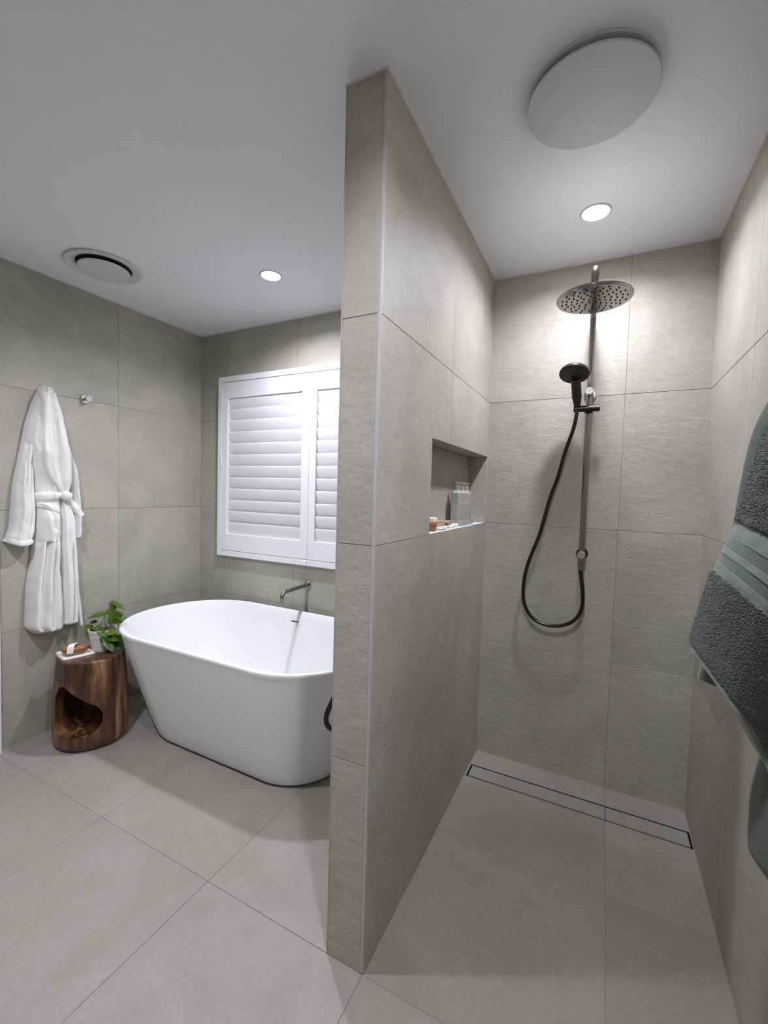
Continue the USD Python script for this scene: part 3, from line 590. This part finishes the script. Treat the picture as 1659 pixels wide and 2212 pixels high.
bb.part('bristles', cat(*br), plain('bristle', (.58, .50, .36), .7), kind='stuff', label='pale stiff bristles')
sv = np.linspace(-1, 1, 40); sp = []
arch = [BP(-.004+.010*s_, -.0388*s_, .016+.036*(1-abs(s_)**5)**.7-.006*s_*(1-s_*s_)) for s_ in sv]
fr_, bk_ = [], []
for pnt, s_ in zip(arch, sv):
    fr_.append([pnt+np.array([*ax, 0])*w for w in np.linspace(-.014, .014, 6)]); bk_.append([q-np.array([0, 0, .0022]) for q in fr_[-1]])
bb.part('strap', closed_sheet(np.array(fr_), np.array(bk_)), plain('cotton_strap', (.80, .78, .72), .85), smooth=40)

# potted pothos
PX, PY = -1.838, -.838
pl = Thing('potted_pothos', (PX, PY, TOPZ), 'green trailing pothos in a ribbed white pot on the wooden stool', 'potted plant')
pp = [(0, 0), (.046, 0), (.048, .002)]
for i in range(13):
    z = .006+.0042*i*1.55; r = .048+.018*(z/.115); pp += [(r-.0008, z), (r+.0006, z+.002), (r+.0006, z+.0044), (r-.0008, z+.0058)]
pp += [(.0655, .100), (.0662, .112), (.0655, .115), (.062, .115), (.060, .098), (0, .098)]
pl.part('pot', lathe(pp, 64, (0, 0, 1), (PX, PY, TOPZ+.0004)), plain('glazed_pot', (.72, .71, .68), .4), smooth=40)
sl_ = trimesh.creation.icosphere(3, 1.); sl_.vertices = sl_.vertices*[.0585, .0585, .008]*(1+.3*(meshkit.fbm(sl_.vertices*5, 3)-.5))[:, None]+[PX, PY, TOPZ+.100]
pl.part('soil', sl_, plain('potting_soil', (.018, .014, .010), .95), smooth=40)
def leafmat(name, col, tr): return mat(name, {'g': ('geometry', {}), 'n': ('noise_texture', {'scale': 30., 'detail': 3}), 'r': ('rgb_ramp', {'ramp': [(.3, tuple(np.array(col)*.75)), (.7, tuple(np.array(col)*1.25))]}),
                 'p': ('principled_bsdf', {'roughness': .38}), 't': ('translucent_bsdf', {'color': tr}), 'm': ('mix_closure', {'fac': .28})},
                 [('g.position', 'n.vector'), ('n.fac', 'r.fac'), ('r.color', 'p.base_color'), ('p.BSDF', 'm.closure1'), ('t.BSDF', 'm.closure2')], 'm.closure')
LM = [leafmat('leaf_green', (.075, .155, .012), (.20, .42, .03)), leafmat('leaf_deep', (.030, .075, .010), (.08, .22, .02)), leafmat('leaf_pale', (.20, .30, .035), (.32, .45, .05))]
STEM = plain('plant_stem', (.10, .17, .03), .5)
Uv, Wv = np.array([.892, .452, 0.]), np.array([.864, -.503, 0.]); Uv /= np.linalg.norm(Uv)
def PT(x, y, w=0.): return np.array([PX, PY, TOPZ]) + Uv*(x-1012)*.000298 + np.array([0, 0, 1.])*max((862-y)*.000325+.36*w, .010 if w > .05 else -.03) + Wv*w
def leaf(base, tip, nrm, width, droop=.15, fold=.25, n=12, m=9):
    base, tip = np.array(base), np.array(tip); ax_ = tip-base; L = np.linalg.norm(ax_); ax_ /= L
    nn = np.array(nrm, float); nn -= ax_*np.dot(nn, ax_); nn /= np.linalg.norm(nn); sd = np.cross(ax_, nn)
    P = []
    for t in np.linspace(0, 1, n):
        half = width/2*(np.sin(np.pi*min(1., t**.62))**.75 if 0 < t < 1 else .02)
        row = []
        for s_ in np.linspace(-1, 1, m):
            back = -.13*L*(abs(s_)**1.5)*max(0, 1-t*3.2)
            row.append(base+ax_*(t*L+back)+sd*half*s_+nn*(-droop*L*(t-.35)**2 - fold*half*(1-abs(s_))*.6 + .05*half*np.sin(t*9+s_*3)))
        P.append(row)
    P = np.array(P); Q = P-nn*.0007
    return closed_sheet(P, Q)
CAM = np.array([.86, -.42, .30])
leaves = [((1055, 262), (738, 345), .02, (.35, -.25, .9), .046, 0), ((1185, 70), (1225, 285), .03, CAM, .034, 0), ((1195, 66), (1412, 198), .025, (.3, -.1, .95), .032, 0),
          ((1300, 275), (1115, 462), .055, CAM, .062, 0), ((1255, 240), (1395, 380), .02, (.6, .0, .8), .052, 0), ((1370, 300), (1320, 440), .015, (.7, .2, .6), .042, 1),
          ((905, 500), (1075, 665), .085, CAM, .036, 0), ((1075, 635), (1190, 910), .085, CAM, .052, 0), ((1090, 640), (1290, 720), .07, (.6, -.3, .75), .050, 0),
          ((1325, 640), (1375, 880), .052, CAM, .032, 1), ((1300, 640), (1340, 790), .0, CAM, .034, 1), ((800, 560), (700, 470), .02, CAM, .046, 2), ((790, 590), (765, 745), .02, CAM, .044, 2),
          ((905, 400), (785, 440), .03, (.3, -.2, .9), .030, 1), ((1180, 470), (1278, 425), .05, (.4, -.2, .9), .030, 1), ((1110, 560), (1240, 600), .07, CAM, .042, 2),
          ((1200, 740), (1330, 860), .06, CAM, .040, 1), ((1100, 200), (1150, 300), .0, CAM, .030, 2), ((980, 640), (1010, 800), .082, CAM, .016, 1)]
for i, (b, t, w, nr_, wd_, mi) in enumerate(leaves):
    B_, T_ = PT(*b, w*.6), PT(*t, w+.006)
    pl.part('leaf', leaf(B_, T_, nr_, wd_), LM[mi], smooth=50)
    root = np.array([PX, PY, TOPZ+.10])+.03*np.array([math.cos(i*2.4), math.sin(i*2.4), 0]); mid = (root+B_)/2+np.array([0, 0, .025 if b[1] > 420 else .004]) + Wv*(.02 if b[1] > 480 else 0)
    pl.part('stem', tube(spline([root, mid, B_], 12), .0013, 6), STEM, smooth=True)

# ------------------------------------------------------------------ things in the niche
LZ = NZ0+.0002
STONE2 = mat('dispenser_stone', {'g': ('geometry', {}), 'n': ('noise_texture', {'scale': 220., 'detail': 2}), 'r': ('rgb_ramp', {'ramp': [(.3, (.33, .318, .278)), (.7, (.40, .388, .343))]}), 'p': ('principled_bsdf', {'roughness': .5})},
             [('g.position', 'n.vector'), ('n.fac', 'r.fac'), ('r.color', 'p.base_color')])
def rslab(x0, x1, y0, y1, r, z): return np.c_[rrect(x0, x1, y0, y1, r, r, n=8, p=2.), np.full(32, z)]
def stack(rs):
    k_ = len(rs[0]); V = np.vstack(rs+[rs[0].mean(0)[None], rs[-1].mean(0)[None]]); F = []
    for i in range(len(rs)-1):
        for j in range(k_): a, b = i*k_+j, i*k_+(j+1) % k_; F += [[a, b, b+k_], [a, b+k_, a+k_]]
    for j in range(k_): F += [[(j+1) % k_, j, len(V)-2], [(len(rs)-1)*k_+j, (len(rs)-1)*k_+(j+1) % k_, len(V)-1]]
    return trimesh.Trimesh(V, F, process=False)
ty0, ty1 = -.374, -.160
tr = Thing('bottle_tray', (-.049, (ty0+ty1)/2, LZ), 'stone-coloured tray holding the three pump bottles in the niche', 'tray')
tr.part('tray', stack([rslab(-.078, -.020, ty0, ty1, .014, LZ), rslab(-.081, -.017, ty0-.003, ty1+.003, .016, LZ+.003), rslab(-.082, -.016, ty0-.004, ty1+.004, .017, LZ+.022), rslab(-.0805, -.0175, ty0-.0025, ty1+.0025, .016, LZ+.0245),
                        rslab(-.077, -.021, ty0+.001, ty1-.001, .013, LZ+.0245), rslab(-.0765, -.0215, ty0+.0015, ty1-.0015, .013, LZ+.008)]), STONE2, smooth=35)
for i, lab in enumerate(('stone-coloured pump bottle in the niche tray, nearest the camera', 'stone-coloured pump bottle in the niche tray, middle of the three', 'stone-coloured pump bottle in the niche tray, farthest from the camera')):
    y0 = ty0+.0045+i*.0685; y1 = y0+.0640; x0, x1 = -.071, -.027; cx, cy = (x0+x1)/2, (y0+y1)/2
    bo = Thing('pump_bottle', (cx, cy, LZ+.0085), lab, 'bottle', 'pump bottles in the niche tray')
    rs = [rslab(x0+.002, x1-.002, y0+.002, y1-.002, .012, LZ+.0085), rslab(x0, x1, y0, y1, .013, LZ+.011), rslab(x0, x1, y0, y1, .013, LZ+.143), rslab(x0+.002, x1-.002, y0+.002, y1-.002, .013, LZ+.147), rslab(x0+.011, x1-.011, y0+.013, y1-.013, .010, LZ+.1575), rslab(x0+.014, x1-.014, y0+.016, y1-.016, .009, LZ+.1585)]
    bo.part('body', stack(rs), STONE2, smooth=40)
    cp = lathe([(0, 0), (.0115, 0), (.0122, .001), (.0122, .030), (0, .0305)], 32, (0, 0, 1), (cx, cy, LZ+.1595)); cpm = man(cp)
    bo.part('cap', tri(cpm), STONE2, smooth=35)
    top = rrect(-.0126, .0165, -.0126, .0126, .0122, .0085, n=8, p=2.)
    T0 = np.c_[cx+top[:, 0], cy+top[:, 1], LZ+.1900-.10*(top[:, 0]+.0125)]; T1 = np.c_[T0[:, :2], LZ+.1975-.22*(top[:, 0]+.0125)]
    bo.part('nozzle', stack([T0, T1]), STONE2, smooth=35)
    for q in range(3): bo.part('print', box(x1+.00005, x1+.0003, cy-.012+q*.009, cy-.007+q*.009, LZ+.098, LZ+.106), plain('pale_print', (.75, .75, .72), .6) if (i, q) == (0, 0) else '/World/Looks/pale_print', label='small pale printed mark' if q == 0 else None)
# scrubbing brush
nb = Thing('wooden_scrub_brush', (-.038, -.69, LZ), 'small wooden brush with brown bristles lying at the left of the niche', 'brush')
bz = []
for rr in (.004, .009, .014, .0185):
    for q in np.linspace(0, 2*np.pi, int(6+rr*1500), endpoint=False): bz.append(cyl(.0011, (-.036+rr*1.12*np.cos(q), -.690+rr*1.12*np.sin(q), LZ+.0003), (-.036+rr*np.cos(q), -.690+rr*np.sin(q), LZ+.022), 5))
nb.part('bristles', cat(*bz), plain('brown_bristle', (.34, .20, .085), .7), kind='stuff')
nb.part('block', lathe([(0, .021), (.021, .021), (.0225, .023), (.0225, .030), (.020, .034), (0, .035)], 40, (0, 0, 1), (-.036, -.690, LZ)), BWOOD, smooth=35)
pth = spline([(-.038, -.675, LZ+.029), (-.042, -.60, LZ+.029), (-.046, -.53, LZ+.026), (-.050, -.455, LZ+.023)], 20)
an = np.linspace(0, 2*np.pi, 16, endpoint=False)
nb.part('handle', sweep(pth, [np.c_[np.cos(an)*(.008+.002*math.sin(3*t)), np.sin(an)*.0065] for t in np.linspace(0, 1, 20)]), plain('beech', (.50, .30, .155), .45), smooth=50)
nb.part('loop', tube([(-.050+.010*math.sin(t)*.3, -.505+.012*math.cos(t), LZ+.034+.010*math.sin(t)) for t in np.linspace(0, 2*np.pi, 30)], .0011, 8), plain('twine', (.72, .64, .50), .9), smooth=True)
jr = Thing('white_jar', (-.068, -.60, LZ), 'small white jar behind the wooden brush in the niche', 'jar')
jr.part('body', lathe([(0, 0), (.0185, 0), (.020, .002), (.020, .034), (0, .034)], 40, (0, 0, 1), (-.067, -.60, LZ)), WHITE, smooth=35)
jr.part('lid', lathe([(0, .0343), (.0205, .0343), (.0205, .043), (.019, .045), (0, .045)], 40, (0, 0, 1), (-.067, -.60, LZ)), WHITE, smooth=35)
def pebble(name, c, r, seed, label, catg, group, col):
    s_ = trimesh.creation.icosphere(3, 1.); s_.vertices = s_.vertices*np.array(r)*(1+.5*(meshkit.fbm(s_.vertices*1.4+seed*7, 3, seed)-.5))[:, None]
    s_.vertices -= [0, 0, s_.vertices[:, 2].min()]; s_.vertices += np.array(c)
    t = Thing(name, c, label, catg, group); t.part('stone' if 'pebble' in name else 'dish', s_, col, smooth=50)
PEB = plain('white_pebble', (.80, .78, .74), .55)
pebble('soap_dish', (-.022, -.600, LZ), (.011, .045, .0055), 3, 'thin pale shell lying in front of the brush handle in the niche', 'shell', None, plain('pale_shell', (.70, .62, .54), .5))
for i, (c, r, lb) in enumerate([((-.022, -.500, LZ), (.010, .018, .006), 'white pebble in the niche, nearest the brush'), ((-.026, -.455, LZ), (.009, .013, .008), 'white pebble in the niche, middle of the three'), ((-.024, -.415, LZ), (.008, .012, .0075), 'white pebble in the niche, nearest the tray')]):
    pebble('pebble', c, r, i+11, lb, 'pebble', 'white pebbles in the niche', PEB)

# ------------------------------------------------------------------ towel
TWC = (.097, .112, .092)
TW = terry('sage_terry', TWC, 420., .0012, .2); TWB = mat('sage_band', {'g': ('geometry', {}), 'n': ('noise_texture', {'scale': 900., 'detail': 2}), 'b': ('bump', {'strength': .6, 'distance': .0004}),
      'p': ('principled_bsdf', {'base_color': tuple(np.array(TWC)*1.45), 'roughness': .8, 'sheen_weight': .25})}, [('g.position', 'n.vector'), ('n.fac', 'b.height'), ('b.normal', 'p.normal')])
# rows from top to hem: (left x, left z, right x, right z), the cloth running from its free edge towards the wall
ROWS = [(0., .842, 1.72, .893, 1.73), (.16, .800, 1.60, .897, 1.61), (.32, .7445, 1.430, .898, 1.425), (.46, .7215, 1.312, .898, 1.190), (.62, .700, 1.245, .893, 1.060), (.80, .683, 1.170, .884, .930), (1., .673, 1.112, .872, .795)]
RA = np.array(ROWS); FI = [PchipInterpolator(RA[:, 0], RA[:, i]) for i in range(1, 5)]
def tw_xyz(S, T, off=0.):
    x = FI[0](T)*(1-S)+FI[2](T)*S; z = FI[1](T)*(1-S)+FI[3](T)*S
    z = z + .012*T*np.sin(S*9)*S
    y = -1.395 - .055*S - .022*T*np.sin(S*7.5+.6)*np.clip(S*4, 0, 1) - .010*np.sin(S*17+T*3)*T*S + .018*(1-np.clip(S/.10, 0, 1))**2
    return np.stack([x, y-off, z], -1)
def seg(t0, t1, m_, off, th, mat_, name, ridge=0, parent=None, label=None, s0=0.):
    S, T = np.meshgrid(np.linspace(s0, 1, 90), np.linspace(t0, t1, m_))
    P = tw_xyz(S, T); du, dv = np.gradient(P, axis=1), np.gradient(P, axis=0); N = np.cross(du, dv); N /= np.linalg.norm(N, axis=2)[..., None]
    if N[..., 1].mean() > 0: N = -N
    h_ = off + (ridge*np.sin(np.linspace(0, 1, m_)*np.pi*2*((m_-1)/6.6))[:, None] if ridge else 0) + (.0035*(meshkit.fbm(P*60, 3)-.5) if not ridge else 0)
    edge = np.minimum(1, (S-s0)*28+.15)**.5*np.minimum(1, (1-S)*40+.2)**.5
    return tw.part(name, closed_sheet(P+N*(h_*edge)[..., None] if np.ndim(h_) else P+N*(h_*edge)[..., None], P-N*(th*edge)[..., None]), mat_, smooth=60, parent=parent, label=label)
tw = Thing('hand_towel', (.898, -1.45, .8), 'sage green terry towel with woven bands hanging at the right edge', 'towel')
tp = seg(0., .455, 70, .006, .004, TW, 'pile_panel')
seg(.455, .505, 14, .0035, .004, TWB, 'woven_band', .0)
seg(.505, .545, 67, .0030, .004, TWB, 'ribbed_band', .00042)
seg(.545, .570, 10, .0042, .004, TWB, 'woven_band', .0)
seg(.570, .610, 67, .0030, .004, TWB, 'ribbed_band', .00042)
seg(.610, .640, 10, .0040, .004, TWB, 'woven_band', .0)
lp = seg(.640, .965, 60, .006, .004, TW, 'pile_panel')
seg(.965, 1.0, 8, .0055, .004, TWB, 'hem', .0, label='smooth stitched hem')
# terry loops standing out of the pile
def loops(t0, t1, n_, par, seed):
    rng = np.random.default_rng(seed); S = rng.uniform(.0, 1., n_)**1.25; T = rng.uniform(t0+.004, t1-.004, n_); S = S*.92+.006
    P = tw_xyz(S, T); e_ = 1e-3; du = tw_xyz(S+e_, T)-P; dv = tw_xyz(S, T+e_)-P; N = np.cross(du, dv); N /= np.linalg.norm(N, axis=1)[:, None]; N *= np.where(N[:, 1] > 0, -1, 1)[:, None]
    P = P+N*.0045; d1 = rng.normal(size=(n_, 3)); d1 += [0, 0, -.7]; d1 -= N*(d1*N).sum(1)[:, None]; d1 /= np.linalg.norm(d1, axis=1)[:, None]
    L = rng.uniform(.0017, .0032, n_)[:, None]; h_ = rng.uniform(.0012, .0026, n_)[:, None]
    C = np.stack([P-N*.002, P+N*h_+d1*L*.25, P+N*h_*.9+d1*L*.8, P-N*.0005+d1*L*1.15], 1)
    pth_ = fresh(par, 'terry_loops'); c = UsdGeom.BasisCurves.Define(stage, pth_); c.CreateTypeAttr('cubic'); c.CreateBasisAttr('bspline'); c.CreateWrapAttr('pinned')
    c.CreatePointsAttr(Vt.Vec3fArray.FromNumpy((C.reshape(-1, 3)-tw.loc).astype(np.float32))); c.CreateCurveVertexCountsAttr(Vt.IntArray.FromNumpy(np.full(n_, 4, np.int32)))
    c.CreateWidthsAttr(Vt.FloatArray.FromNumpy(np.full(n_*4, .0009, np.float32))); c.SetWidthsInterpolation('vertex')
    UsdShade.MaterialBindingAPI.Apply(c.GetPrim()).Bind(LOOPM); tag(c, kind='stuff')
LOOPM = mat('terry_loop', {'p': ('principled_bsdf', {'base_color': tuple(np.array(TWC)*1.15), 'roughness': .9, 'sheen_weight': .2, 'specular_ior_level': .1})}, [])
loops(.16, .455, 42000, tp, 1); loops(.640, .965, 56000, lp, 2)
# the fold behind it
def back_sheet(rows, yb, name, seed):
    Rb = np.array(rows); f_ = [PchipInterpolator(Rb[:, 0], Rb[:, i]) for i in range(1, 5)]
    S, T = np.meshgrid(np.linspace(0, 1, 50), np.linspace(0, 1, 60))
    x = f_[0](T)*(1-S)+f_[2](T)*S; z = f_[1](T)*(1-S)+f_[3](T)*S; y = yb-.03*S+.010*np.sin(S*8+seed)*T
    P = np.stack([x, y, z], -1); ed = np.minimum(1, np.minimum(S, 1-S)*14+.2)**.5; P2 = P+np.stack([0*x, -.009*ed, 0*x], -1); P1 = P+np.stack([0*x, .004*ed, 0*x], -1)
    tw.part(name, closed_sheet(P2, P1), TW, smooth=60)
back_sheet([(0., .852, 1.715, .893, 1.72), (.25, .802, 1.585, .897, 1.60), (.5, .741, 1.45, .898, 1.40), (.75, .716, 1.21, .895, 1.19), (1., .692, 1.045, .885, 1.00)], -1.345, 'back_fold', 1)
back_sheet([(0., .800, 1.02, .893, 1.05), (.4, .770, .945, .892, .95), (.7, .762, .87, .89, .86), (.9, .764, .805, .89, .75), (1., .782, .772, .88, .705)], -1.37, 'back_fold', 3)
hk2 = Thing('towel_hook', (XR, -1.43, 1.70), 'brushed steel hook holding the green towel just outside the frame', 'hook')
hk2.part('flange', lathe([(0, 0), (.0245, 0), (.0255, .0015), (.0255, .006), (.024, .008), (0, .008)], 40, (-1, 0, 0), (XR, -1.43, 1.765)), STEEL, smooth=30)
hk2.part('peg', lathe([(0, .007), (.0105, .007), (.0105, .030), (.017, .040), (.0175, .046), (.0165, .048), (0, .048)], 40, (-1, 0, 0), (XR, -1.43, 1.765)), STEEL, smooth=30)
